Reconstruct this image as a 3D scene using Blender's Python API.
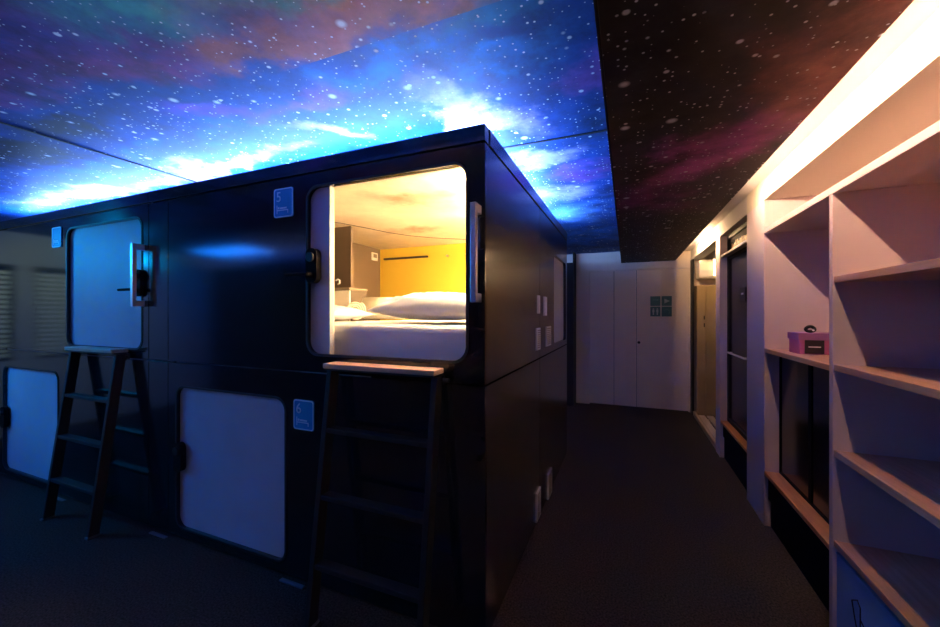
import bpy, bmesh, math, random
from mathutils import Vector, Matrix, noise
random.seed(7)
for o in list(bpy.data.objects): bpy.data.objects.remove(o)
sc = bpy.context.scene
C = sc.collection

# ------------------------------------------------------------------ camera, world, exposure
cd = bpy.data.cameras.new('camera'); cam = bpy.data.objects.new('camera', cd); C.objects.link(cam)
cam.location = (0, 0, 1.40); cam.rotation_euler = (math.radians(90), 0, math.radians(22.4))
cd.lens = 36*380/940; cd.sensor_width = 36; cd.clip_start = .02
sc.camera = cam
w = bpy.data.worlds.new('world'); sc.world = w; w.use_nodes = True
w.node_tree.nodes['Background'].inputs[0].default_value = (.02, .03, .06, 1)
w.node_tree.nodes['Background'].inputs[1].default_value = .3
sc.view_settings.view_transform = 'Standard'; sc.view_settings.look = 'None'
sc.view_settings.gamma = 1; sc.view_settings.use_curve_mapping = False
sc.view_settings.exposure = 0.75

# light strengths (LED strips are built further down from these)
LED_BLUE = ((.22, .42, 1.0), 205)
LED_WARM = ((1.0, .60, .38), 250)
LED_POD = ((1.0, .72, .38), 320)
FILL_SPOT = ((.0, .38, 1.0), 70)   # added fill spot, watts
SHUTTER_FILL = ((.80, 1.0, .72), 30)        # added spot that brightens the shutters, watts
LEDGE_BLUE = ((.30, .44, 1.0), 75)
LEDGE_WARM = ((1.0, .6, .4), 105)
FAR_LAMP = ((1.0, .60, .30), 620)
TUBE_LAMP = ((1.0, .65, .28), 9)

# ------------------------------------------------------------------ materials
def new_mat(name):
    m = bpy.data.materials.new(name); m.use_nodes = True
    nt = m.node_tree; return m, nt, nt.nodes['Principled BSDF']
def mat(name, col, rough=.5, metal=0, spec=.5, var=0, vscale=8, bump=0, bscale=60, coat=0):
    m, nt, b = new_mat(name)
    b.inputs['Base Color'].default_value = (*col, 1); b.inputs['Roughness'].default_value = rough
    b.inputs['Metallic'].default_value = metal; b.inputs['Specular IOR Level'].default_value = spec
    b.inputs['Coat Weight'].default_value = coat
    tc = nt.nodes.new('ShaderNodeTexCoord')
    if var:
        n = nt.nodes.new('ShaderNodeTexNoise'); n.inputs['Scale'].default_value = vscale; n.inputs['Detail'].default_value = 4
        nt.links.new(tc.outputs['Object'], n.inputs['Vector'])
        r = nt.nodes.new('ShaderNodeValToRGB')
        r.color_ramp.elements[0].position = .3; r.color_ramp.elements[1].position = .7
        r.color_ramp.elements[0].color = (*[c*(1-var) for c in col], 1)
        r.color_ramp.elements[1].color = (*[min(1, c*(1+var)) for c in col], 1)
        nt.links.new(n.outputs['Fac'], r.inputs[0]); nt.links.new(r.outputs[0], b.inputs['Base Color'])
    if bump:
        n2 = nt.nodes.new('ShaderNodeTexNoise'); n2.inputs['Scale'].default_value = bscale; n2.inputs['Detail'].default_value = 3
        nt.links.new(tc.outputs['Object'], n2.inputs['Vector'])
        bp = nt.nodes.new('ShaderNodeBump'); bp.inputs['Strength'].default_value = bump; bp.inputs['Distance'].default_value = .004
        nt.links.new(n2.outputs['Fac'], bp.inputs['Height']); nt.links.new(bp.outputs[0], b.inputs['Normal'])
    return m
def emit(name, col, s):
    m, nt, b = new_mat(name)
    b.inputs['Base Color'].default_value = (.8, .8, .8, 1)
    b.inputs['Emission Color'].default_value = (*col, 1); b.inputs['Emission Strength'].default_value = s
    return m
def wood(name, c1, c2, axis='Y', rough=.45):
    m, nt, b = new_mat(name)
    tc = nt.nodes.new('ShaderNodeTexCoord'); mp = nt.nodes.new('ShaderNodeMapping')
    mp.inputs['Scale'].default_value = {'Y': (30, 1.5, 30), 'X': (1.5, 30, 30)}[axis]
    n = nt.nodes.new('ShaderNodeTexNoise'); n.inputs['Scale'].default_value = 2.5; n.inputs['Detail'].default_value = 5
    n.inputs['Distortion'].default_value = .6
    r = nt.nodes.new('ShaderNodeValToRGB'); r.color_ramp.elements[0].color = (*c1, 1); r.color_ramp.elements[1].color = (*c2, 1)
    r.color_ramp.elements[0].position = .3; r.color_ramp.elements[1].position = .72
    nt.links.new(tc.outputs['Object'], mp.inputs[0]); nt.links.new(mp.outputs[0], n.inputs['Vector'])
    nt.links.new(n.outputs['Fac'], r.inputs[0]); nt.links.new(r.outputs[0], b.inputs['Base Color'])
    b.inputs['Roughness'].default_value = rough
    return m
def nebula(name, base, blobs, star=1.0, big=1.0, wisp=.6):
    """printed galaxy panel: blobs = (x, y, rx, ry, rot_deg, colour, strength), metres in the ceiling plane"""
    m, nt, b = new_mat(name); N = nt.nodes; L = nt.links
    tc = N.new('ShaderNodeTexCoord')
    dn = N.new('ShaderNodeTexNoise'); dn.inputs['Scale'].default_value = 1.7; dn.inputs['Detail'].default_value = 7; dn.inputs['Roughness'].default_value = .62
    L.new(tc.outputs['Object'], dn.inputs['Vector'])
    s1 = N.new('ShaderNodeVectorMath'); s1.operation = 'SUBTRACT'; s1.inputs[1].default_value = (.5, .5, .5)
    L.new(dn.outputs['Color'], s1.inputs[0])
    s2 = N.new('ShaderNodeVectorMath'); s2.operation = 'MULTIPLY'; s2.inputs[1].default_value = (.9, .9, 0)
    L.new(s1.outputs[0], s2.inputs[0])
    ad = N.new('ShaderNodeVectorMath'); L.new(tc.outputs['Object'], ad.inputs[0]); L.new(s2.outputs[0], ad.inputs[1])
    cl = N.new('ShaderNodeTexNoise'); cl.inputs['Scale'].default_value = 3.2; cl.inputs['Detail'].default_value = 8
    cl.inputs['Roughness'].default_value = .65; cl.inputs['Distortion'].default_value = .5
    L.new(tc.outputs['Object'], cl.inputs['Vector'])
    cr = N.new('ShaderNodeMapRange'); cr.inputs[1].default_value = .3; cr.inputs[2].default_value = .68
    cr.inputs[3].default_value = .25; cr.inputs[4].default_value = 1.15
    L.new(cl.outputs['Fac'], cr.inputs[0])
    rgb = N.new('ShaderNodeRGB'); rgb.outputs[0].default_value = (*base, 1)
    cur = rgb.outputs[0]
    for (x, y, rx, ry, rot, col, st) in blobs:
        mp = N.new('ShaderNodeMapping'); mp.vector_type = 'TEXTURE'
        mp.inputs['Location'].default_value = (x, y, 0); mp.inputs['Rotation'].default_value = (0, 0, math.radians(rot))
        mp.inputs['Scale'].default_value = (rx, ry, 1e6)
        L.new(ad.outputs[0], mp.inputs[0])
        ln = N.new('ShaderNodeVectorMath'); ln.operation = 'LENGTH'; L.new(mp.outputs[0], ln.inputs[0])
        mr = N.new('ShaderNodeMapRange'); mr.interpolation_type = 'SMOOTHSTEP'
        mr.inputs[1].default_value = .1; mr.inputs[2].default_value = 1.15; mr.inputs[3].default_value = st; mr.inputs[4].default_value = 0
        L.new(ln.outputs['Value'], mr.inputs[0])
        mu = N.new('ShaderNodeMath'); mu.operation = 'MULTIPLY'; mu.use_clamp = True
        L.new(mr.outputs[0], mu.inputs[0]); L.new(cr.outputs[0], mu.inputs[1])
        mx = N.new('ShaderNodeMix'); mx.data_type = 'RGBA'
        L.new(mu.outputs[0], mx.inputs[0]); L.new(cur, mx.inputs[6]); mx.inputs[7].default_value = (*col, 1)
        cur = mx.outputs[2]
    # wisps darken between clouds
    wi = N.new('ShaderNodeTexNoise'); wi.inputs['Scale'].default_value = 3.5; wi.inputs['Detail'].default_value = 8; wi.inputs['Roughness'].default_value = .7
    L.new(tc.outputs['Object'], wi.inputs['Vector'])
    wr = N.new('ShaderNodeMapRange'); wr.inputs[1].default_value = .35; wr.inputs[2].default_value = .65; wr.inputs[3].default_value = 1-wisp; wr.inputs[4].default_value = 1+wisp*.5
    L.new(wi.outputs['Fac'], wr.inputs[0])
    vm = N.new('ShaderNodeVectorMath'); vm.operation = 'SCALE'; L.new(cur, vm.inputs[0]); L.new(wr.outputs[0], vm.inputs[3])
    cur = vm.outputs[0]
    for sc_, rad, thr in ((44, .24, .72), (17, .22, .80), (6, .15, .72 if big else 2)):
        vo = N.new('ShaderNodeTexVoronoi'); vo.voronoi_dimensions = '2D'; vo.inputs['Scale'].default_value = sc_
        L.new(tc.outputs['Object'], vo.inputs['Vector'])
        sp = N.new('ShaderNodeSeparateColor'); L.new(vo.outputs['Color'], sp.inputs[0])
        rr = N.new('ShaderNodeMapRange'); rr.inputs[1].default_value = thr; rr.inputs[2].default_value = 1; rr.inputs[3].default_value = 0; rr.inputs[4].default_value = rad
        L.new(sp.outputs[0], rr.inputs[0])
        sb = N.new('ShaderNodeMath'); sb.operation = 'SUBTRACT'; L.new(rr.outputs[0], sb.inputs[0]); L.new(vo.outputs['Distance'], sb.inputs[1])
        mk = N.new('ShaderNodeMath'); mk.operation = 'MULTIPLY'; mk.use_clamp = True; mk.inputs[1].default_value = 12
        L.new(sb.outputs[0], mk.inputs[0])
        m2 = N.new('ShaderNodeMath'); m2.operation = 'MULTIPLY'; m2.inputs[1].default_value = star; m2.use_clamp = True
        L.new(mk.outputs[0], m2.inputs[0])
        mx = N.new('ShaderNodeMix'); mx.data_type = 'RGBA'
        L.new(m2.outputs[0], mx.inputs[0]); L.new(cur, mx.inputs[6]); mx.inputs[7].default_value = (.85, .9, .95, 1)
        cur = mx.outputs[2]
    L.new(cur, b.inputs['Base Color']); b.inputs['Roughness'].default_value = .55; b.inputs['Specular IOR Level'].default_value = .2
    return m

M = {}
M['black'] = mat('black_laminate', (.012, .013, .015), .11, var=.15, vscale=5, bump=.01, bscale=180)
M['black_side'] = mat('black_side_laminate', (.048, .042, .038), .22, spec=.8, var=.10, vscale=6, bump=.03, bscale=180)
M['groove'] = mat('groove_black', (.003, .003, .004), .7)
M['seal'] = mat('rubber_seal', (.006, .006, .008), .5)
M['door'] = mat('pod_door_grey', (.50, .52, .58), .5, var=.06, vscale=3, bump=.05, bscale=120)
M['lockblack'] = mat('lock_black', (.006, .006, .007), .7, spec=.05)
M['alu'] = mat('brushed_aluminium', (.72, .72, .74), .33, metal=.7, var=.05, vscale=20)
M['ladder'] = mat('ladder_black_metal', (.014, .014, .016), .55, spec=.3)
M['ladder_foot'] = mat('grey_rubber_foot', (.12, .12, .13), .5)
M['tread'] = wood('tread_wood', (.55, .34, .22), (.72, .48, .34), 'X')
M['carpet'] = mat('charcoal_carpet', (.042, .032, .026), .95, spec=.1, var=.75, vscale=110, bump=1, bscale=200)
M['wallwhite'] = mat('white_paint', (.62, .60, .60), .6, var=.03, vscale=2)
M['panelwhite'] = mat('white_panel', (.72, .60, .62), .5, var=.03, vscale=4)
M['endwhite'] = mat('end_wall_white_board', (.90, .78, .68), .45, var=.03, vscale=3)
M['cream'] = mat('cream_paint', (.72, .66, .52), .6)
M['shelfwood'] = wood('shelf_wood', (.50, .27, .15), (.66, .40, .25), 'Y')
M['sillwood'] = wood('sill_wood', (.62, .24, .07), (.80, .38, .13), 'Y', .3)
M['deck'] = wood('deck_wood', (.55, .40, .25), (.7, .55, .38), 'Y')
M['blackglass'] = mat('dark_glass', (.010, .010, .011), .16)
M['smoked'] = mat('smoked_glass_grey', (.055, .052, .055), .25, var=.1)
M['darkwall'] = mat('dark_wall', (.02, .018, .017), .8)
M['yellow'] = mat('yellow_wall', (.85, .56, .06), .5)
M['podgrey'] = mat('taupe_panel', (.20, .15, .11), .5, var=.08)
M['podtaupe'] = mat('taupe_wall', (.12, .08, .055), .5)
M['podbrown'] = mat('dark_brown_panel', (.075, .05, .035), .5)
M['sheet'] = mat('white_sheet', (.78, .77, .80), .85, spec=.2, bump=.25, bscale=35)
M['towel'] = mat('cream_towel', (.82, .76, .64), .95, spec=.1, bump=.6, bscale=260)
M['podwhite'] = mat('pod_inner_white', (.75, .70, .62), .5)
M['sign'] = mat('blue_sign', (.01, .30, .62), .4)
M['signmark'] = mat('sign_pale_marks', (.75, .90, 1.0), .5)
M['teal'] = mat('teal_sign', (.03, .13, .14), .45)
M['tealmark'] = mat('teal_sign_mark', (.55, .62, .60), .5)
M['beige'] = mat('beige_cabinet', (.32, .23, .11), .5, var=.1, vscale=3)
M['pink'] = mat('pink_card', (.50, .13, .30), .5, var=.05)
M['pinklid'] = mat('pink_lid_card', (.42, .17, .33), .5)
M['plum'] = mat('label_dark', (.012, .008, .012), .5)
M['white'] = mat('plain_white', (.8, .8, .8), .5)
M['bluebox'] = mat('blue_front', (.25, .42, .62), .45, var=.1, vscale=5)
M['blueedge'] = mat('pale_blue_edge', (.25, .40, .62), .4)
M['plaster'] = mat('rear_plaster', (.35, .37, .40), .8)
M['shutter'] = mat('shutter_slats', (.75, .80, .68), .6)
M['led_blue'] = emit('led_blue_light', *LED_BLUE)
M['led_warm'] = emit('led_warm_light', *LED_WARM)
M['led_pod'] = emit('led_pod_light', *LED_POD)
M['tube'] = emit('tube_lamp_light', *TUBE_LAMP)
M['led_ledge'] = emit('led_ledge_light', *LEDGE_BLUE)
M['led_ledge_warm'] = emit('led_ledge_warm_light', *LEDGE_WARM)
M['panel_blue'] = emit('sheen_panel_light', (.0, .17, 1.0), 14)
M['lamp_far'] = emit('far_lamp_light', *FAR_LAMP)

# ------------------------------------------------------------------ helpers
def bm_new(): return bmesh.new()
def add_box(bm, x0, x1, y0, y1, z0, z1, bev=0, seg=2):
    t = bmesh.new(); bmesh.ops.create_cube(t, size=1)
    for v in t.verts:
        v.co = Vector((x0+(v.co.x+.5)*(x1-x0), y0+(v.co.y+.5)*(y1-y0), z0+(v.co.z+.5)*(z1-z0)))
    if bev: bmesh.ops.bevel(t, geom=t.edges[:], offset=bev, segments=seg, affect='EDGES', profile=.5)
    me = bpy.data.meshes.new('t'); t.to_mesh(me); bm.from_mesh(me); bpy.data.meshes.remove(me); t.free(); return bm
def box(x0, x1, y0, y1, z0, z1, bev=0): return add_box(bm_new(), x0, x1, y0, y1, z0, z1, bev)
def rrect(a0, a1, b0, b1, r, n=8):
    pts = []
    for cx, cy, s in ((a1-r, b1-r, 0), (a0+r, b1-r, 90), (a0+r, b0+r, 180), (a1-r, b0+r, 270)):
        if r <= 0: pts.append((cx, cy)); continue
        for k in range(n+1):
            a = math.radians(s+90*k/n); pts.append((cx+r*math.cos(a), cy+r*math.sin(a)))
    return pts
def plate(outer, holes, depth0, depth1, plane='XZ'):
    """flat plate with holes; plane XZ -> thickness along Y, YZ -> along X, XY -> along Z"""
    f = {'XZ': lambda a, b, d: (a, d, b), 'YZ': lambda a, b, d: (d, a, b), 'XY': lambda a, b, d: (a, b, d)}[plane]
    bm = bm_new(); es = []
    for loop in [outer]+holes:
        vs = [bm.verts.new(f(a, b, depth0)) for a, b in loop]
        es += [bm.edges.new((vs[i], vs[(i+1) % len(vs)])) for i in range(len(vs))]
    bmesh.ops.triangle_fill(bm, use_beauty=True, use_dissolve=False, edges=es)
    r = bmesh.ops.extrude_face_region(bm, geom=bm.faces[:])
    d = Vector(f(0, 0, depth1-depth0))
    bmesh.ops.translate(bm, verts=[g for g in r['geom'] if isinstance(g, bmesh.types.BMVert)], vec=d)
    bmesh.ops.recalc_face_normals(bm, faces=bm.faces[:]); return bm
def add_tube(bm, pts, r, seg=10, closed=False):
    pts = [Vector(p) for p in pts]; rings = []
    for i, p in enumerate(pts):
        a = pts[i-1] if i else (pts[-1] if closed else p); b = pts[(i+1) % len(pts)] if (i < len(pts)-1 or closed) else p
        d = (b-a).normalized(); u = d.cross(Vector((0, 0, 1)))
        if u.length < 1e-3: u = d.cross(Vector((0, 1, 0)))
        u.normalize(); v = d.cross(u)
        rings.append([bm.verts.new(p+u*math.cos(2*math.pi*k/seg)*r+v*math.sin(2*math.pi*k/seg)*r) for k in range(seg)])
    n = len(rings)
    for i in range(n if closed else n-1):
        A, B = rings[i], rings[(i+1) % n]
        for k in range(seg): bm.faces.new((A[k], A[(k+1) % seg], B[(k+1) % seg], B[k]))
    if not closed:
        bm.faces.new(rings[0][::-1]); bm.faces.new(rings[-1])
    return bm
def add_cyl(bm, p, axis, r, h, seg=24):
    p = Vector(p); d = {'X': Vector((1, 0, 0)), 'Y': Vector((0, 1, 0)), 'Z': Vector((0, 0, 1))}[axis]
    return add_tube(bm, [p, p+d*h], r, seg)
def obj(name, bm, m, parent=None, smooth=False, **tags):
    bmesh.ops.recalc_face_normals(bm, faces=bm.faces[:])
    me = bpy.data.meshes.new(name); bm.to_mesh(me); bm.free()
    o = bpy.data.objects.new(name, me); C.objects.link(o)
    if m: me.materials.append(m)
    if smooth:
        for p in me.polygons: p.use_smooth = True
    if parent:
        o.parent = parent; o.matrix_parent_inverse = Matrix.Translation(-root_of(parent))
    for k, v in tags.items(): o[k] = v
    return o
ROOT = {}
def root_of(p):
    return Vector(ROOT.get(p.name, (0, 0, 0)))
def thing(name, label, cat, loc=(0, 0, 0), group=None):
    o = bpy.data.objects.new(name, None); C.objects.link(o); o.location = loc; o.empty_display_size = .05
    o['label'] = label; o['category'] = cat
    if group: o['group'] = group
    ROOT[o.name] = loc
    return o
def struct(name, bm, m, parent=None):
    o = obj(name, bm, m, parent)
    if not parent: o['kind'] = 'structure'
    return o
def dup(root, off, label, name=None):
    r = root.copy(); C.objects.link(r); r.location = root.location+Vector(off); r['label'] = label
    for ch in list(root.children):
        c = ch.copy(); C.objects.link(c); c.parent = r
        for g in ch.children:
            d = g.copy(); C.objects.link(d); d.parent = c
    return r
def text_bm(s, size, depth=.0008):
    cu = bpy.data.curves.new('txt', 'FONT'); cu.body = s; cu.size = size; cu.extrude = depth
    o = bpy.data.objects.new('txt', cu); C.objects.link(o)
    bpy.context.view_layer.update()
    me = bpy.data.meshes.new_from_object(o.evaluated_get(bpy.context.evaluated_depsgraph_get()))
    bpy.data.objects.remove(o); bpy.data.curves.remove(cu)
    bm = bmesh.new(); bm.from_mesh(me); bpy.data.meshes.remove(me); return bm
def xform(bm, mtx): bmesh.ops.transform(bm, matrix=mtx, verts=bm.verts[:]); return bm
# text/marks drawn in local xy -> front plane (facing -Y) at (x, y, z)
def face_front(x, y, z): return Matrix.Translation((x, y, z)) @ Matrix.Rotation(math.radians(90), 4, 'X')

H = 1.40
CEIL = 2.336; SOF = 2.16
YF = 1.485; XS = -.544; YE = 3.83; TOP = 2.19

# ------------------------------------------------------------------ setting
struct('floor', box(-6.6, 1.7, -2.6, 6.4, -.05, 0), M['carpet'])
PUR = (.33, .12, .50); BLU = (.02, .22, .80); CLOUD_GLOW = (.62, .52, .88); CYN = (.05, .55, .85)
blobs = [
 (-2.9, .25, 1.9, .55, 8, (.20, .045, .20), 1.5), (-1.9, .75, .8, .20, 10, (.30, .07, .24), 1.4),
 (-1.35, .60, .45, .20, 20, (.06, .34, .36), 1.3), (-.9, .75, .35, .10, 15, (.30, .10, .28), 1.0),
 (-3.3, 1.0, .95, .22, 6, (.004, .010, .03), 1.5), (-2.5, .98, .6, .12, 6, (.004, .010, .03), 1.3), (-1.95, 1.08, .45, .07, 6, (.01, .05, .20), 1.0),
 (-4.8, 1.0, 1.0, .3, 0, (.01, .06, .22), 1.2), (-5.4, -1.0, .9, .45, 0, (.08, .38, 1.0), 1.6),  # last blob: bright patch added so its reflection shows on the pod fronts
 (-2.9, 1.30, 1.3, .10, 3, (.01, .16, .65), 1.2),
 (-1.75, 1.22, .45, .12, 8, (.20, .09, .62), 1.3), (-1.25, 1.22, .3, .10, 0, (.30, .10, .52), 1.0),
 (-4.0, 1.56, 1.0, .11, 3, CLOUD_GLOW, 1.2), (-2.35, 1.60, .6, .08, 4, CLOUD_GLOW, 1.2), (-1.38, 1.55, .28, .09, 45, CLOUD_GLOW, 1.6),  # white bands hold the clipped strip glow as well as printed cloud
 (-.66, 1.66, .42, .13, 58, CLOUD_GLOW, 1.7), (-1.85, 1.66, .30, .06, 0, (.34, .14, .7), 1.2), (-3.0, 1.62, .4, .08, 0, (.30, .16, .75), 1.2),
 (-.85, 1.2, .5, .12, 0, (.004, .24, .80), 1.3), (-.32, 1.12, .32, .12, 0, (.01, .22, .50), 1.3), (-.45, 1.36, .28, .10, 0, (.01, .28, .85), 1.0),
 (-.20, 1.62, .2, .16, 0, (.22, .10, .48), 1.3), (-.18, 1.95, .2, .2, 20, (.01, .07, .24), 1.3),
 (-.45, 2.25, .26, .14, 0, (.5, .5, .95), 1.4), (-.22, 2.6, .22, .25, 0, (.28, .10, .55), 1.4), (-.45, 3.0, .3, .25, 0, (.5, .5, .95), 1.2), (-.4, 3.7, .35, .4, 0, (.15, .40, .95), 1.4), (-.4, 4.8, .5, .8, 0, (.03, .25, .8), 1.3),  # far blobs made brighter to carry the strips' blue glow
]
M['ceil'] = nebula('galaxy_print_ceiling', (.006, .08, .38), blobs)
brown = [
 (-.45, .75, .75, .42, 5, (.46, .20, .12), 1.9), (-1.05, .92, .45, .14, 10, (.40, .15, .15), 1.4), (-.62, .98, .5, .07, 0, (.42, .20, .20), 1.2),
 (-.95, .72, .28, .09, 15, (.07, .34, .34), 1.2)]
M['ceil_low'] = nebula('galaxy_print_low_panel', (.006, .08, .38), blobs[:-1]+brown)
magenta = [
 (.36, 2.10, .62, .24, -64, (.52, .13, .42), 1.6), (.2, 2.9, .35, .6, -35, (.34, .07, .27), .9), (.6, 1.5, .25, .6, 0, (.45, .18, .14), 1.0),
 (.1, 1.3, .3, .6, 0, (.022, .02, .02), .9), (.45, 1.0, .3, .4, 0, (.06, .055, .035), .8), (.3, 4.2, .5, .6, 0, (.05, .03, .02), .9)]
M['soffit'] = nebula('galaxy_print_soffit', (.045, .040, .044), magenta, star=.9)
podn = [
 (-1.3, 2.0, .35, .2, 10, (.35, .20, .12), .9), (-1.7, 2.3, .35, .2, 30, (.95, .85, .7), 1), (-1.0, 1.8, .3, .25, 0, (.95, .9, .8), 1),
 (-1.75, 2.9, .5, .15, 10, (.40, .22, .15), .9), (-1.2, 2.5, .4, .25, 0, (.95, .9, .8), 1), (-2.0, 1.9, .25, .25, 0, (.55, .3, .18), .9),
 (-.85, 2.05, .14, .2, 0, (.45, .25, .15), .9)]
M['podceil'] = nebula('warm_tinted_galaxy_print', (.85, .72, .58), podn, star=.0, big=0, wisp=.12)  # galaxy print with the warm lamp tint mixed into its cream and brown
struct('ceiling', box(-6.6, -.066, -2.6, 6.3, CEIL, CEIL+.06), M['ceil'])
struct('trim_1', box(-2.838, -2.822, -2.5, 6.2, CEIL-.004, CEIL+.002), M['groove'])
struct('trim_2', box(-2.82, -.08, 2.048, 2.064, CEIL-.004, CEIL+.002), M['groove'])
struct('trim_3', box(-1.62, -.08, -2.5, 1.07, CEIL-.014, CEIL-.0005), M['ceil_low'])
struct('trim_4', box(-.065, .645, -2.5, 6.18, SOF, SOF+.008), M['soffit'])
struct('trim_5', box(-.075, -.066, -2.5, 6.18, SOF, CEIL), M['groove'])
struct('cove_light_block', box(.46, .48, -2.5, 6.18, SOF+.009, 2.34), M['wallwhite'])  # unseen upright added to stop cove light leaking above the soffit
struct('trim_7', box(.48, .86, -2.5, 6.3, 2.29, 2.34), M['wallwhite'])
struct('trim_8', box(.84, 1.24, -2.5, 3.45, 2.15, 2.289), M['cream'])
struct('trim_9', box(.84, .96, 3.45, 6.18, 2.15, 2.289), M['wallwhite'])
# walls
struct('wall_right', box(1.235, 1.30, -2.5, 3.08, 0, 2.15), M['panelwhite'])
struct('wall_front', box(-6.6, 1.3, -2.6, -2.5, 0, 2.34), M['plaster'])
struct('wall_left', plate([(-2.5, 0), (6.3, 0), (6.3, 2.336), (-2.5, 2.336)], [[(.77, .86), (.77, 1.96), (-.2, 1.96), (-.2, .86)], [(1.4, .86), (1.4, 1.96), (.92, 1.96), (.92, .86)]], -6.6, -6.5, 'YZ'), M['plaster'])
for n, (a, b) in enumerate(((-.2, .77), (.92, 1.4))):
    wd = struct('window_%d' % (n+1), plate([(a, .86), (b, .86), (b, 1.96), (a, 1.96)], [[(a+.03, .89), (b-.03, .89), (b-.03, 1.93), (a+.03, 1.93)]], -6.58, -6.52, 'YZ'), M['groove'])
    bm = bm_new(); z = .895
    while z < 1.88:
        add_box(bm, -6.56, -6.545, a+.031, b-.031, z, z+.040, .006); z += .056
    obj('shutter', bm, M['shutter'], wd)
YW = 6.18
struct('wall_back', plate([(-6.5, 0), (-.53, 0), (-.53, 2.05), (.815, 2.05), (.815, 0), (1.7, 0), (1.7, 2.336), (-6.5, 2.336)], [], YW-.012, YW+.08, 'XZ'), M['endwhite'])
struct('baseboard_back', box(-.73, -.535, YW-.035, YW-.013, 0, .07, .003), M['endwhite'])
struct('wall_back_pier', box(-.73, -.535, YW-.022, YW-.0125, .07, CEIL), M['endwhite'])
struct('door_5', box(-1.9, -.74, 5.9, 5.95, 0, 2.17), M['groove'])
struct('wall_side', box(-.76, -.735, 5.96, 6.166, 0, CEIL-.001), M['darkwall'])
def cupboard(n, a, b):
    return struct('door_%d' % n, box(a+.003, b-.003, YW-.008, YW+.02, .012, 2.046, .002), M['endwhite'])
cupboard(2, -.53, -.178); cupboard(3, -.178, .137); d4 = cupboard(4, .137, .815)
k = bm_new(); add_cyl(k, (.168, YW-.03, .97), 'Y', .013, .022, 16); add_cyl(k, (.168, YW-.012, .97), 'Y', .02, .004, 16)
obj('door_knob', k, M['lockblack'], d4)
# right-hand partition beyond the shelves
struct('wall_right_pier', box(.84, .955, 3.083, 3.45, 0, 2.149), M['panelwhite'])
struct('wall_right_post', box(.84, .90, 4.35, 4.53, 0, 2.149), M['panelwhite'])
struct('wall_right_passage', box(1.62, 1.68, 3.1, 6.16, 0, 2.29), M['darkwall'])
struct('wall_right_return', box(.96, 1.62, 4.36, 4.42, 0, 2.29), M['darkwall'])
struct('ceiling_passage', box(.96, 1.68, 3.46, 6.16, 2.29, 2.33), M['darkwall'])
struct('trim_10', box(.835, .86, 6.02, 6.165, 0, 2.149), M['groove'])
struct('baseboard_right', box(.845, .875, 4.532, 6.018, 0, .055, .003), M['deck'])

# glass door in the partition
GY0, GY1 = 3.452, 4.348
gd = struct('door_1', plate([(GY0, .365), (GY1, .365), (GY1, 2.149), (GY0, 2.149)],
    [[(GY0+.05, .40), (GY1-.05, .40), (GY1-.05, 1.92), (GY0+.05, 1.92)], [(GY0+.03, 1.98), (GY1-.03, 1.98), (GY1-.03, 2.11), (GY0+.03, 2.11)]], .90, .94, 'YZ'), M['groove'])
obj('glass_leaf', box(.915, .925, GY0+.05, GY1-.05, .40, 1.92), M['smoked'], gd)
obj('transom_glass', box(.915, .925, GY0+.03, GY1-.03, 1.98, 2.11), M['lockblack'], gd)
obj('transom_rail', box(.845, .90, GY0, GY1, 1.945, 1.965, .002), M['panelwhite'], gd)
hb = bm_new(); add_box(hb, .865, .88, 3.62, 4.2, 1.03, 1.045, .003); add_box(hb, .88, .90, 3.66, 3.675, 1.03, 1.045); add_box(hb, .88, .90, 4.15, 4.165, 1.03, 1.045)
obj('door_handle', hb, M['alu'], gd)
sgn = obj('door_sign', box(.908, .914, 3.78, 3.94, 1.50, 1.62, .002), M['plum'], gd)
obj('sign_mark', box(.905, .908, 3.83, 3.89, 1.56, 1.575), M['white'], sgn)
gb = bm_new()
rnd = random.Random(3)
for i in range(26):
    y = 3.52+.028*i; hh = .02+.05*rnd.random()
    add_box(gb, .912, .9145, y, y+.012+.008*rnd.random(), 2.0, 2.0+hh)
obj('gold_lettering', gb, mat('gold_pattern', (.35, .18, .05), .5), gd)
base = thing('black_plinth', 'black plinth with an orange wood sill under the smoked glass door', 'plinth', (.9, 3.9, 0))
b = bm_new(); add_box(b, .875, .95, GY0, GY1, 0, .20, .003); add_box(b, .865, .95, GY0, GY1, .206, .335, .003)
obj('plinth_body', b, M['lockblack'], base)
obj('wood_sill', box(.845, .95, GY0, GY1, .336, .362, .004), M['sillwood'], base)

# ------------------------------------------------------------------ sleeping pods
def number_sign(parent, x0, z0, digit, w_=.138, h_=.155):
    y = YF-.001
    s = obj('number_sign', plate(rrect(x0, x0+w_, z0, z0+h_, .014, 5), [], y-.004, y, 'XZ'), M['sign'], parent)
    obj('sign_border', plate(rrect(x0+.001, x0+w_-.001, z0+.001, z0+h_-.001, .014, 5), [rrect(x0+.007, x0+w_-.007, z0+.007, z0+h_-.007, .011, 5)], y-.0055, y-.004, 'XZ'), M['signmark'], s)
    if digit:
        t = xform(text_bm(digit, .075), face_front(x0+.018, y-.005, z0+h_-.070)); obj('sign_number', t, M['signmark'], s)
    b = bm_new(); yy = (y-.0055, y-.004)
    add_box(b, x0+.022, x0+.026, *yy, z0+.022, z0+.066)                  # bed pictogram
    add_box(b, x0+.026, x0+w_-.035, *yy, z0+.036, z0+.041)
    add_box(b, x0+w_-.039, x0+w_-.035, *yy, z0+.022, z0+.041)
    add_cyl(b, (x0+.036, yy[0], z0+.051), 'Y', .006, .0015, 12)
    add_box(b, x0+.045, x0+w_-.045, *yy, z0+.045, z0+.054, .0006)
    obj('bed_pictogram', b, M['signmark'], s)
    return s
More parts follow.
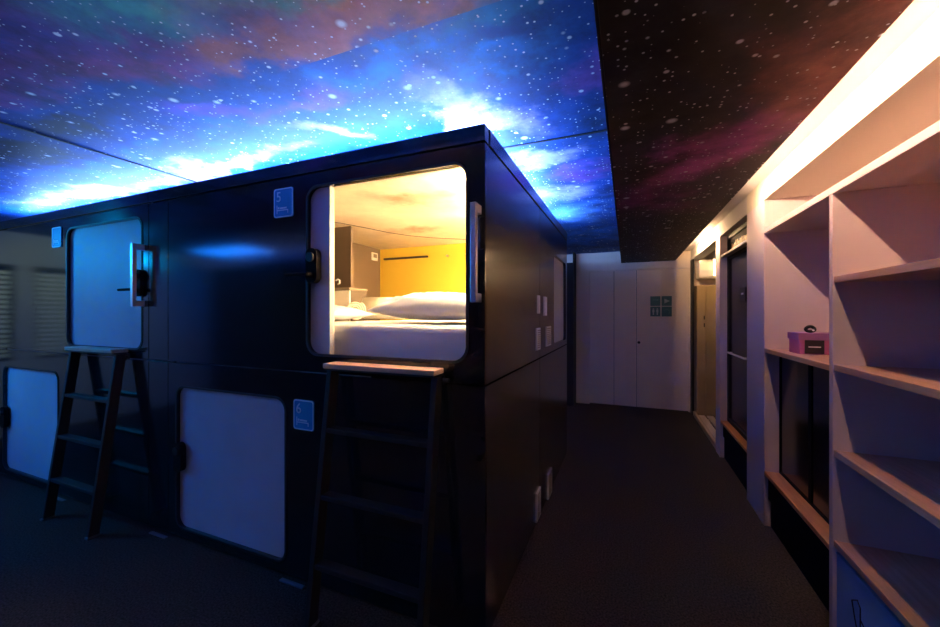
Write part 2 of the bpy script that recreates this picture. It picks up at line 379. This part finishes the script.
def lock(parent, x, z, lever=True):
    l = obj('door_lock', plate(rrect(x-.036, x+.036, z-.088, z+.088, .034, 8), [], YF-.022, YF+.0105, 'XZ'), M['lockblack'], parent)
    k = bm_new(); add_cyl(k, (x, YF-.034, z+.042), 'Y', .024, .012); obj('lock_dial', k, M['seal'], l)
    if lever:
        k = bm_new(); add_cyl(k, (x, YF-.055, z-.045), 'Y', .013, .034); add_tube(k, [(x+.01, YF-.055, z-.045), (x-.135, YF-.055, z-.045)], .009, 10)
        obj('lock_lever', k, M['lockblack'], l)
    return l
def grab(parent, x):
    b = bm_new(); z0, z1 = 1.445, 1.85
    add_box(b, x-.013, x+.013, YF-.068, YF-.044, z0, z1, .003)
    add_box(b, x-.013, x+.013, YF-.045, YF, z1-.038, z1-.001, .003); add_box(b, x-.013, x+.013, YF-.045, YF, z0+.001, z0+.038, .003)
    return obj('grab_handle', b, M['alu'], parent)

def pod_upper(x0, x1, dx, label, sign, is_open):
    p = thing('sleeping_pod', label, 'pod', ((x0+x1)/2, (YF+YE)/2, 1.10), 'black sleeping pods')
    ox0, ox1, oz0, oz1 = -1.51+dx, -.63+dx, 1.196, 2.04
    if not is_open: ox0, ox1, oz0, oz1 = ox0-.02, ox1+.035, 1.17, 2.03
    px0 = x0+.205
    obj('front_panel', plate([(px0, 1.102), (x1-.001, 1.102), (x1-.001, 2.112), (px0, 2.112)], [rrect(ox0, ox1, oz0, oz1, .065)], YF, YF+.018), M['black'], p)
    obj('door_seal', plate(rrect(ox0-.012, ox1+.012, oz0-.012, oz1+.012, .077), [rrect(ox0, ox1, oz0, oz1, .065)], YF-.004, YF-.0002), M['seal'], p)
    obj('corner_post', box(x0+.001, px0-.006, YF, YF+.05, 1.102, 2.112, .002), M['black'], p)
    obj('top_rail', box(x0, x1, YF-.004, YF+.05, 2.118, TOP, .003), M['black'], p)
    if is_open:
        dr = obj('sliding_door', plate(rrect(-2.29, -1.386, 1.15, 2.09, .03), [], YF+.0195, YF+.04), M['door'], p)
        lock(dr, -1.470, 1.642)
    else:
        dr = obj('sliding_door', plate(rrect(ox0-.03, ox1+.03, oz0-.03, oz1+.03, .06), [], YF+.0195, YF+.04), M['door'], p)
        lock(dr, ox1-.01, 1.60)
    grab(p, -.572+dx)
    return p
def pod_lower(x0, x1, dx, label):
    p = thing('sleeping_pod', label, 'pod', ((x0+x1)/2, (YF+YE)/2, 0), 'black sleeping pods')
    ox0, ox1, oz0, oz1 = -2.575+dx, -1.67+dx, .085, .945
    px0 = x0+.205
    obj('front_panel', plate([(px0, .03), (x1-.001, .03), (x1-.001, 1.093), (px0, 1.093)], [rrect(ox0, ox1, oz0, oz1, .065)], YF, YF+.018), M['black'], p)
    obj('door_seal', plate(rrect(ox0-.012, ox1+.012, oz0-.012, oz1+.012, .077), [rrect(ox0, ox1, oz0, oz1, .065)], YF-.004, YF-.0002), M['seal'], p)
    obj('corner_post', box(x0+.001, px0-.006, YF, YF+.05, .03, 1.093, .002), M['black'], p)
    dr = obj('sliding_door', plate(rrect(ox0-.03, ox1+.03, oz0-.03, oz1+.03, .06), [], YF+.0195, YF+.04), M['door'], p)
    lock(dr, ox0+.035, .52, False)
    for fx in (-2.80+dx, -1.67+dx):
        obj('foot_plate', box(fx-.01, fx+.15, YF-.03, YF-.008, .001, .008, .002), M['ladder_foot'], p)
    obj('plinth', box(x0, x1, YF+.03, YF+.05, .0, .03), M['groove'], p)
    return p
AX0, AX1 = -2.865, XS
BX0, BX1 = -5.215, -2.869
A = pod_upper(AX0, AX1, 0, 'upper black sleeping pod marked 5, door slid open on a lit bed', '5', True)
A2 = pod_lower(AX0, AX1, 0, 'lower black sleeping pod marked 6 with a closed grey door, at the corridor corner')
B = pod_upper(BX0, BX1, -2.35, 'upper black sleeping pod at the far left with its pale blue door closed', '', False)
B2 = pod_lower(BX0, BX1, -2.35, 'lower black sleeping pod at the far left, its door half behind the ladder')
number_sign(A, -1.745, 1.908, '5'); number_sign(A2, -1.605, .80, '6'); number_sign(B, -4.095, 1.905, '')
# side faces towards the corridor
def side(parent, z0, z1):
    hole = [rrect(3.11, 3.77, 1.15, 1.88, .05)] if z0 > 1 else []
    obj('side_panel', plate([(YF+.02, z0), (2.562, z0), (2.562, z1), (YF+.02, z1)], [], XS-.025, XS-.001, 'YZ'), M['black_side'], parent)
    obj('side_panel', plate([(2.572, z0), (YE, z0), (YE, z1), (2.572, z1)], hole, XS-.025, XS-.001, 'YZ'), M['black_side'], parent)
    if hole: obj('side_hatch', plate(rrect(3.08, 3.80, 1.12, 1.91, .05), [], XS-.035, XS-.026, 'YZ'), M['door'], parent)
    obj('back_panel', box(AX0, XS-.026, YE-.025, YE, z0, z1), M['black'], parent)
side(A, 1.102, 2.112); side(A2, .03, 1.093)
obj('side_rail', box(XS-.05, XS+.003, YF+.051, YE, 2.118, TOP, .003), M['black_side'], A)
obj('roof_panel', box(AX0, XS-.06, YF+.052, YE, 2.135, 2.165), M['black'], A)
obj('roof_panel', box(BX0, BX1, YF+.052, YE, 2.135, 2.165), M['black'], B)
obj('base_panel', box(AX0, XS-.036, YF+.06, YE-.03, 1.12, 1.15), M['black'], A)
def vent(parent, y0, y1, z0, z1, name='vent_plate', slats=True):
    v = obj(name, box(XS-.001, XS+.010, y0, y1, z0, z1, .002), M['white'], parent)
    if slats:
        b = bm_new(); z = z0+.014
        while z < z1-.014: add_box(b, XS+.0095, XS+.013, y0+.012, y1-.012, z, z+.005); z += .014
        obj('vent_slats', b, M['podgrey'], v)
    return v
vent(A, 2.435, 2.545, 1.16, 1.305); vent(A, 2.76, 2.93, 1.16, 1.305)
vent(A, 2.68, 2.77, 1.385, 1.52, 'switch_plate', False); vent(A, 2.475, 2.53, 1.40, 1.52, 'switch_plate', False)
vent(A2, 2.43, 2.55, .05, .235); vent(A2, 2.82, 2.97, .02, .205)
# interior of the open pod
IZ0, IZ1, IY1, IXL, IXR = 1.151, 2.12, 3.57, -2.565, -.60
obj('inner_front_wall', plate([(IXL, IZ0), (IXR, IZ0), (IXR, IZ1), (IXL, IZ1)], [rrect(-1.40, -.625, 1.18, 2.05, .01)], YF+.052, YF+.068), M['podwhite'], A)
obj('inner_side_wall', box(IXR, IXR+.02, YF+.069, IY1, IZ0, IZ1), M['podwhite'], A)
obj('inner_back_wall', box(IXL, IXR, IY1, IY1+.02, IZ0, IZ1), M['yellow'], A)
obj('inner_taupe_wall', box(IXL-.02, IXL, YF+.069, IY1, IZ0, IZ1), M['podtaupe'], A)
obj('inner_ceiling', box(IXL, IXR, YF+.052, IY1, IZ1, IZ1+.012), M['podceil'], A)
b = bm_new(); add_tube(b, [(x, y, IZ1-.002) for x, y in ((-2.3, 2.15), (-2.1, 2.4), (-2.02, 2.62), (-1.95, 2.85), (-1.85, 3.03), (-1.7, 3.2), (-1.45, 3.38), (-1.15, 3.46))], .003, 6)
obj('ceiling_seam', b, M['podbrown'], A)
obj('partition_board', box(-2.56, -2.05, 2.46, 2.485, IZ0, 2.105, .002), M['podbrown'], A)
obj('wall_rail', box(-2.50, -1.95, IY1-.03, IY1-.001, 1.995, 2.015, .003), M['podbrown'], A)
for hx in (-1.72, -1.5):
    k = bm_new(); add_cyl(k, (hx, IY1-.03, 2.0), 'Y', .010, .029, 12); obj('wall_hook', k, M['alu'], A)
th = obj('wall_control', box(IXL+.001, IXL+.02, 3.40, 3.50, 1.98, 2.065, .004), M['white'], A)
obj('control_screen', box(IXL+.02, IXL+.022, 3.42, 3.48, 2.01, 2.05), M['podgrey'], th)
obj('light_strip', box(IXR-.03, IXR-.004, 1.75, 3.45, 2.00, 2.012), M['led_pod'], A)
k = bm_new(); add_tube(k, [(-1.394, 1.555, 1.570), (-1.385, 1.562, 1.578), (-1.375, 1.564, 1.572), (-1.373, 1.56, 1.557), (-1.381, 1.556, 1.55)], .004, 8)
obj('latch_hook', k, M['alu'], A)

# bedside cabinet
n = thing('bedside_cabinet', 'small cabinet with a pale front beside the dark board in the open pod', 'cabinet', (-2.2, 2.4, IZ0))
obj('cabinet_body', box(-2.50, -1.89, 2.26, 2.455, IZ0, 1.575, .003), M['podbrown'], n)
obj('cabinet_front', box(-2.13, -1.885, 2.245, 2.26, IZ0+.01, 1.57, .002), M['podwhite'], n)
obj('cabinet_top', box(-2.51, -1.88, 2.24, 2.455, 1.576, 1.592, .002), M['podgrey'], n)
# mattress
def soft_box(x0, x1, y0, y1, z0, z1, r, amp, seed=0):
    bm = bm_new(); add_box(bm, x0, x1, y0, y1, z0, z1)
    bmesh.ops.subdivide_edges(bm, edges=bm.edges[:], cuts=40, use_grid_fill=True)
    for v in bm.verts:
        c = v.co; q = Vector((min(max(c.x, x0+r), x1-r), min(max(c.y, y0+r), y1-r), min(max(c.z, z0+r), z1-r)))
        d = c-q
        if d.length > 1e-6: c = q+d.normalized()*r
        w_ = noise.noise(Vector((c.x*3+seed, c.y*3, c.z*9)))*amp+noise.noise(Vector((c.x*9+c.z*20+seed, c.y*7, c.z*5)))*amp*.5
        v.co = c+Vector((0, w_, w_))
    return bm
mt = obj('mattress', soft_box(-1.85, -.615, 1.565, 3.55, IZ0+.006, 1.345, .04, .006), M['sheet'], None, True,
    label='white sheeted mattress filling the floor of the open lit pod', category='mattress')
mt2 = obj('mattress_pad', soft_box(-2.54, -1.86, 1.565, 2.235, IZ0+.006, 1.335, .035, .004, 5), M['sheet'], None, True,
    label='short white mattress section at the left side of the open pod', category='mattress')
def pillow(name, cx, cy, z0, lx, ly, h, rot, tilt, seed, **tags):
    bm = bm_new(); n = 44; top = []; bot = []
    for i in range(n+1):
        a = []; b_ = []
        for j in range(n+1):
            u = -1+2*i/n; v = -1+2*j/n
            pin = 1-.10*(1-abs(u)**2)*(abs(v)**6); piv = 1-.10*(1-abs(v)**2)*(abs(u)**6)
            x = u*lx/2*piv; y = v*ly/2*pin
            e = max(0, (1-abs(u)**2.6))**.55*max(0, (1-abs(v)**2.6))**.55
            w_ = noise.noise(Vector((u*1.5+seed, v*5+u*2.5, seed)))*.16+noise.noise(Vector((u*4+v*5, v*3-u, seed+3)))*.08-abs(noise.noise(Vector((u*1.2+v*3.2+seed, v*6-u*5, seed+9))))*.30
            zt = h*.62*e*(1+w_); zb = -h*.38*e*.9
            a.append(bm.verts.new((x, y, zt))); b_.append(bm.verts.new((x, y, zb)) if 0 < i < n and 0 < j < n else a[-1])
        top.append(a); bot.append(b_)
    for i in range(n):
        for j in range(n):
            bm.faces.new((top[i][j], top[i+1][j], top[i+1][j+1], top[i][j+1]))
            q = (bot[i][j], bot[i][j+1], bot[i+1][j+1], bot[i+1][j])
            try: bm.faces.new(q)
            except ValueError: pass
    xform(bm, Matrix.Translation((cx, cy, z0+h*.34)) @ Matrix.Rotation(rot, 4, 'Z') @ Matrix.Rotation(tilt, 4, 'X'))
    return obj(name, bm, M['sheet'], None, True, **tags)
pillow('pillow', -.965, 1.95, 1.362, .68, .52, .165, math.radians(3), 0, 1.3, label='large plump white pillow at the right of the bed in the open pod', category='pillow', group='pillows on the pod bed')
pillow('pillow', -1.80, 1.82, 1.358, .66, .38, .10, math.radians(-6), 0, 7.1, label='flatter white pillow at the left of the bed, next to the slid door', category='pillow', group='pillows on the pod bed')
def roll(cx, cy, z, r, length, ang, label):
    t = thing('rolled_towel', label, 'towel', (cx, cy, z), 'rolled towels on the pod bed')
    pts = []
    nn = 90; turns = 4.2
    for i in range(nn):
        a = 2*math.pi*turns*i/nn; rr = r*(.12+.88*i/nn); pts.append((rr*math.cos(a), rr*math.sin(a), rr))
    bm = bm_new(); th_ = r*.075; R = []
    for (px, pz, rr) in pts:
        s0 = (rr+th_)/rr; s1 = (rr-th_)/rr
        R.append([bm.verts.new((-length/2, px*s0, pz*s0)), bm.verts.new((length/2, px*s0, pz*s0)), bm.verts.new((length/2, px*s1, pz*s1)), bm.verts.new((-length/2, px*s1, pz*s1))])
    for i in range(nn-1):
        for k in range(4): bm.faces.new((R[i][k], R[i][(k+1) % 4], R[i+1][(k+1) % 4], R[i+1][k]))
    bm.faces.new(R[0]); bm.faces.new(R[-1][::-1])
    mm = Matrix.Translation((cx, cy, z+r+.004)) @ Matrix.Rotation(ang, 4, 'Z')
    obj('towel_roll', xform(bm, mm), M['towel'], t, True)
roll(-1.67, 2.38, 1.352, .088, .30, math.radians(15), 'long cream rolled towel lying behind, at the back of the pod bed')
roll(-1.74, 2.135, 1.352, .066, .12, math.radians(-50), 'short cream rolled towel with its spiral end showing, in front of the longer roll')

# blue light strips lying on the pod roofs
obj('light_strip', box(-2.86, -.74, 1.72, 1.745, 2.165, 2.178), M['led_blue'], A)
obj('light_strip', box(-5.2, -2.90, 1.72, 1.745, 2.165, 2.178), M['led_blue'], B)
obj('light_strip', box(-.765, -.74, 1.80, 3.75, 2.165, 2.178), M['led_blue'], A)
obj('light_strip', box(-2.6, -1.35, 3.72, 3.745, 2.165, 2.178), M['led_blue'], A)

# ------------------------------------------------------------------ ladders
def ladder(zs, label):
    t = thing('bunk_ladder', label, 'ladder', (-1.025, 1.36, 0), 'black bunk ladders')
    for x in (-1.305, -.745):
        bm = bm_new(); add_box(bm, -.014, .014, -.028, .028, 0, 1.0, .003)
        for v in bm.verts:
            f = v.co.z; v.co = Vector((x+v.co.x, 1.30+.14*f+v.co.y, .012+f*1.12))
        obj('side_rail', bm, M['ladder'], t)
        obj('foot', box(x-.018, x+.018, 1.265, 1.335, 0, .012, .003), M['ladder_foot'], t)
    for z in zs:
        y = 1.30+.14*(z-.012)/1.12
        bm = box(-1.291, -.759, y-.026, y+.026, z-.013, z+.009, .003); obj('rung', bm, M['ladder'], t)
    obj('top_tread', box(-1.315, -.733, 1.39, 1.478, 1.133, 1.142, .002), M['ladder'], t)
    obj('tread_board', box(-1.320, -.730, 1.386, 1.478, 1.142, 1.165, .004), M['tread'], t)
    k = bm_new(); add_box(k, -.765, -.725, 1.46, 1.483, 1.09, 1.132, .002)
    bk = obj('mounting_bracket', k, M['ladder'], t)
    k = bm_new(); add_cyl(k, (-.722, 1.46, 1.115), 'X', .010, .025, 12); obj('bracket_bolt', k, M['ladder'], bk)
    return t
LA = ladder((.857, .562, .267), 'black bunk ladder under the open pod door, with a wood-topped upper step')
LB = ladder((.83, .55, .265), 'black bunk ladder under the closed blue door at the far left')
LB.location.x -= 2.345

# ------------------------------------------------------------------ shelving unit on the right
SU = thing('shelving_unit', 'white built-in shelving unit with wood edged shelves along the right wall', 'shelves', (1.03, 2.0, 0))
X0, X1 = .84, 1.23
obj('end_panel', box(X0, X1, 3.06, 3.082, .0, 2.149, .001), M['panelwhite'], SU)
obj('divider', box(X0-.004, X1, 2.150, 2.180, 0, 1.93, .001), M['panelwhite'], SU)
obj('end_panel', box(X0, X1, .70, .72, 0, 1.93, .001), M['panelwhite'], SU)
obj('back_board', box(X1-.008, X1, .72, 3.06, .36, 1.93), M['panelwhite'], SU)
tb = obj('top_board', box(X0+.02, X1, .70, 3.059, 1.931, 1.953), M['panelwhite'], SU)
obj('top_edge', box(X0-.006, X0+.02, .70, 3.059, 1.925, 1.958, .002), M['panelwhite'], SU)
for z in (1.56, 1.175, .80, .405):
    s = obj('shelf', box(X0+.012, X1-.009, .721, 2.149, z-.024, z, .001), M['shelfwood'], SU)
    obj('shelf_edge', box(X0, X0+.012, .721, 2.149, z-.026, z+.002, .002), M['shelfwood'], s)
s = obj('shelf', box(X0+.012, X1-.009, 2.181, 3.059, 1.145, 1.168, .001), M['shelfwood'], SU)
obj('shelf_edge', box(X0, X0+.012, 2.181, 3.059, 1.143, 1.170, .002), M['shelfwood'], s)
obj('wood_sill', box(X0, X0+.11, 2.181, 3.059, .336, .362, .003), M['sillwood'], SU)
b = bm_new(); add_box(b, X0+.035, X0+.11, 2.181, 3.059, 0, .17, .003); add_box(b, X0+.02, X0+.11, 2.181, 3.059, .178, .335, .003)
obj('plinth', b, M['lockblack'], SU)
for (a, c) in ((2.183, 2.612), (2.618, 3.057)):
    d = obj('cupboard_door', box(X0+.085, X0+.10, a, c, .363, 1.142, .002), M['blackglass'], SU)
    obj('door_frame', plate([(a, .363), (c, .363), (c, 1.142), (a, 1.142)], [[(a+.012, .375), (c-.012, .375), (c-.012, 1.13), (a+.012, 1.13)]], X0+.079, X0+.085, 'YZ'), M['lockblack'], d)
bm = bm_new(); add_cyl(bm, (X0+.03, 2.02, .372), 'Z', .004, .006, 8); add_cyl(bm, (X0+.02, 2.02, .366), 'X', .004, .02, 8)
obj('shelf_pin', bm, M['alu'], SU)

# pink box on the shelf
gx0, gx1, gy0, gy1 = .90, 1.12, 2.70, 2.86
g = thing('gift_box', 'pink lidded box with a dark label on the left shelf', 'box', ((gx0+gx1)/2, (gy0+gy1)/2, 1.17))
obj('box_body', box(gx0+.006, gx1-.006, gy0+.006, gy1-.006, 1.170, 1.265, .002), M['pink'], g)
obj('box_lid', box(gx0, gx1, gy0, gy1, 1.250, 1.290, .003), M['pinklid'], g)
lb = obj('box_label', box(gx0+.03, gx0+.115, gy0-.0005, gy0+.006, 1.174, 1.250), M['plum'], g)
obj('label_line', box(gx0+.045, gx0+.10, gy0-.0015, gy0, 1.209, 1.215), M['white'], lb)
bw = bm_new()
add_tube(bw, [(gx0+.070+.020*math.cos(a), gy0+.05+.006*math.sin(2*a), 1.312+.014*math.sin(a)) for a in [2*math.pi*i/20 for i in range(20)]], .009, 10, True)
obj('bow', bw, M['plum'], g, True)
k = bm_new(); add_cyl(k, (gx0+.080, gy0+.032, 1.304), 'Y', .005, .01, 10); obj('bow_button', k, M['white'], g)

# blue bin in the lowest cubby
bb = thing('storage_bin', 'blue storage bin with a black line drawing under the lowest shelf', 'bin', (1.0, 1.6, 0))
obj('bin_front', box(X0+.008, X0+.022, .74, 2.146, .012, .350, .003), M['bluebox'], bb)
obj('bin_rim', box(X0+.005, X0+.025, .74, 2.146, .351, .359, .002), M['blueedge'], bb)
obj('bin_body', box(X0+.023, X1-.02, .74, 2.146, .012, .31), M['bluebox'], bb)
bm = bm_new(); xx = X0+.007
def ln(*p): add_tube(bm, [(xx, y, z) for y, z in p], .0026, 6)
ln((2.020, .235), (1.980, .262), (1.960, .245), (1.960, .17), (1.950, .11), (1.910, .06)); ln((2.020, .235), (2.000, .18), (1.970, .11), (1.960, .05))
ln((1.960, .20), (1.900, .17), (1.860, .175), (1.840, .14), (1.850, .09)); ln((1.820, .10), (1.760, .12), (1.720, .09))
obj('line_drawing', bm, M['plum'], bb)

# warm light strip in the cove above the shelves
cl = thing('cove_light', 'warm white light strip glowing in the slot above the shelves', 'light strip', (.62, .4, SOF+.02))
obj('light_channel', box(.598, .645, -2.4, 3.12, SOF+.0082, SOF+.0094), M['alu'], cl)
obj('light_diffuser', box(.622, .6455, -2.4, 3.12, SOF+.0095, SOF+.0185, .001), M['led_warm'], cl)
obj('light_shield', box(.600, .652, -2.4, 3.12, SOF+.021, SOF+.023), M['white'], cl)  # added plate, keeps direct light off the slot ceiling
fl = thing('cove_light', 'shorter yellow light in the slot near the far end of the corridor', 'light strip', (.7, 5.0, 2.2))
obj('light_channel', box(.600, .645, 4.55, 5.5, SOF+.0082, SOF+.0094), M['alu'], fl)
obj('light_diffuser', box(.622, .6455, 4.55, 5.5, SOF+.0095, SOF+.0185, .001), M['lamp_far'], fl)
obj('light_shield', box(.600, .652, 4.55, 5.5, SOF+.021, SOF+.023), M['white'], fl)  # same added light-blocking plate over the far strip

# ------------------------------------------------------------------ far end: pictogram signs, passage
def sign(x, z, icon, label):
    s = thing('pictogram_sign', label, 'sign', (x, YW-.01, z), 'teal pictogram signs on the cupboard door')
    obj('sign_plate', box(x, x+.132, YW-.013, YW-.0085, z, z+.142, .001), M['teal'], s)
    b = bm_new(); y0, y1 = YW-.0145, YW-.013
    cx, cz = x+.066, z+.071
    if icon == 'tri':
        vs = [(cx-.03, cz-.035), (cx+.04, cz), (cx-.03, cz+.035)]; b.free(); b = plate(vs, [], y0, y1)
    elif icon == 'wc':
        b.free()
        for sx in (-.026, .026):
            b = bm_new(); add_cyl(b, (cx+sx, y0, cz+.038), 'Y', .010, .0015, 14); add_box(b, cx+sx-.013, cx+sx+.013, y0, y1, cz-.01, cz+.026); add_box(b, cx+sx-.008, cx+sx+.008, y0, y1, cz-.05, cz-.01)
            obj('figure_symbol', b, M['tealmark'], s)
        return s
    elif icon == 'arrow':
        add_box(b, cx-.035, cx+.02, y0, y1, cz+.012, cz+.022)
        b2 = plate([(cx+.02, cz), (cx+.045, cz+.017), (cx+.02, cz+.034)], [], y0, y1)
        me = bpy.data.meshes.new('t'); b2.to_mesh(me); b.from_mesh(me); b2.free()
    else:
        add_tube(b, [(cx-.035+.07*i/10, (y0+y1)/2, cz+.02*math.sin(math.pi*i/10)+.01) for i in range(11)], .004, 6)
        add_tube(b, [(cx+.035, (y0+y1)/2, cz+.01), (cx+.03, (y0+y1)/2, cz-.035)], .004, 6)
    obj('sign_symbol', b, M['tealmark'] if icon in ('tri', 'wc') else mat('dim_sign_mark', (.12, .25, .24)), s)
sign(.322, 1.51, 'arrow', 'teal square sign with a faint mark, upper left of the four')
sign(.470, 1.51, 'tri', 'teal square sign with a white right-pointing triangle')
sign(.322, 1.358, 'wc', 'teal square toilet sign with two white figures')
sign(.470, 1.358, 'shower', 'teal square sign with a faint curved mark, lower right of the four')

tc_ = thing('tall_cabinet', 'tall beige cabinet standing in the passage at the corridor end', 'cabinet', (1.2, 6.0, 0))
obj('cabinet_body', box(.875, 1.55, 5.90, 6.165, 0, 1.78, .003), M['beige'], tc_)
for (a, c) in ((.878, .975), (.979, 1.26), (1.264, 1.547)):
    d = obj('cabinet_door', box(a, c, 5.885, 5.90, .05, 1.76, .003), M['beige'], tc_)
    for hz in (1.22, 1.32): obj('cabinet_handle', box(c-.022, c-.012, 5.87, 5.885, hz, hz+.05, .002), M['lockblack'], d)
wu = thing('wall_unit', 'white wall-hung unit above the beige cabinet in the passage', 'wall unit', (1.0, 6.0, 1.9))
obj('unit_body', box(.90, 1.25, 5.90, 6.165, 1.87, 2.12, .02), M['podwhite'], wu)
obj('unit_flap', box(.91, 1.24, 5.888, 5.90, 1.89, 1.98, .004), M['wallwhite'], wu)
lp = thing('passage_lamp', 'small glowing yellow wall lamp beside the white unit', 'lamp', (1.15, 5.8, 1.9))
k = bm_new(); add_cyl(k, (1.06, 5.80, 1.90), 'Z', .010, .20, 16); obj('lamp_tube', k, M['tube'], lp, True)
k = bm_new(); add_cyl(k, (1.06, 5.80, 2.10), 'Z', .014, .03, 16); add_cyl(k, (1.06, 5.80, 2.13), 'Z', .006, .16, 10); obj('lamp_cap', k, M['alu'], lp)
dk = thing('duckboard', 'slatted pale wood duckboard on the passage floor', 'duckboard', (1.2, 5.2, 0))
for i in range(7):
    x = .885+.098*i
    obj('slat', box(x, x+.075, 4.56, 5.86, .025, .045, .003), M['deck'], dk)
for y in (4.7, 5.2, 5.7): obj('batten', box(.885, 1.548, y, y+.05, .0, .025), M['deck'], dk)

# ------------------------------------------------------------------ unseen ledge added behind the camera; its strips wash the near ceiling
struct('added_ledge', box(-6.4, 1.2, -2.49, -1.25, 2.02, 2.10), M['black'])
struct('ledge_light_shield', box(-6.4, 1.2, -1.27, -1.25, 2.101, 2.145), M['black'])  # added to keep direct strip light off everything but the ceiling
struct('wall_front_panel', box(-6.4, 1.2, -1.30, -1.26, 0, 2.019), M['black'])
lg = thing('added_ledge_light', 'added blue light strip on the unseen ledge facing the pods', 'light strip', (-3.5, -1.5, 2.1))
obj('light_strip', box(-6.2, -1.3, -1.5, -1.475, 2.101, 2.113), M['led_ledge'], lg)
lg = thing('added_ledge_light', 'added warm light strip on the unseen ledge facing the pods', 'light strip', (-.5, -1.5, 2.1))
obj('light_strip', box(-1.25, -.12, -1.5, -1.475, 2.101, 2.113), M['led_ledge_warm'], lg)

# ------------------------------------------------------------------ lamps added out of view to light the far left pods and shutters
def spot(name, label, p, target, light, cone, radius):
    t = thing(name, label, 'lamp', p)
    p = Vector(p); d = (Vector(target)-p).normalized()
    k = bm_new(); add_tube(k, [p-d*.16, p-d*.01], .06, 20); obj('lamp_head', k, M['lockblack'], t)
    k = bm_new(); add_tube(k, [p-d*.1, Vector((p.x-d.x*.1, p.y-d.y*.1, CEIL))], .012, 10); obj('lamp_stem', k, M['alu'], t)
    l = bpy.data.lights.new(name, 'SPOT'); l.color = light[0]; l.energy = light[1]; l.spot_size = math.radians(cone); l.spot_blend = .6; l.shadow_soft_size = radius
    lo = bpy.data.objects.new('lamp_light', l); C.objects.link(lo); lo.location = p+d*.03; lo.rotation_euler = d.to_track_quat('-Z', 'Y').to_euler()
    lo.parent = t; lo.matrix_parent_inverse = Matrix.Translation(-p)
spot('added_spotlight', 'added blue spotlight, out of view, aimed at the far left pods', (-6.0, .15, 2.12), (-3.7, 1.5, 1.75), FILL_SPOT, 95, .06)  # added lamp, turns the far left doors blue
spot('added_spotlight', 'added pale green spotlight, out of view, washing the shuttered window wall', (-5.2, .5, 2.16), (-6.5, .5, 1.4), SHUTTER_FILL, 100, .05)  # added lamp, lights the shutters for their reflection
pl = thing('added_sheen_panel', 'added blue glow panel, out of view, on the ceiling behind and left of the camera', 'lamp', (-5.3, -.8, CEIL))  # added emitter; its reflection makes the blue sheen on the pods
obj('panel_frame', plate([(-5.95, -1.15), (-4.75, -1.15), (-4.75, -.55), (-5.95, -.55)], [[(-5.92, -1.12), (-4.78, -1.12), (-4.78, -.58), (-5.92, -.58)]], CEIL-.03, CEIL-.001, 'XY'), M['alu'], pl)
obj('panel_diffuser', plate(rrect(-5.92, -4.78, -1.12, -.58, .01, 2), [], CEIL-.022, CEIL-.012, 'XY'), M['panel_blue'], pl)
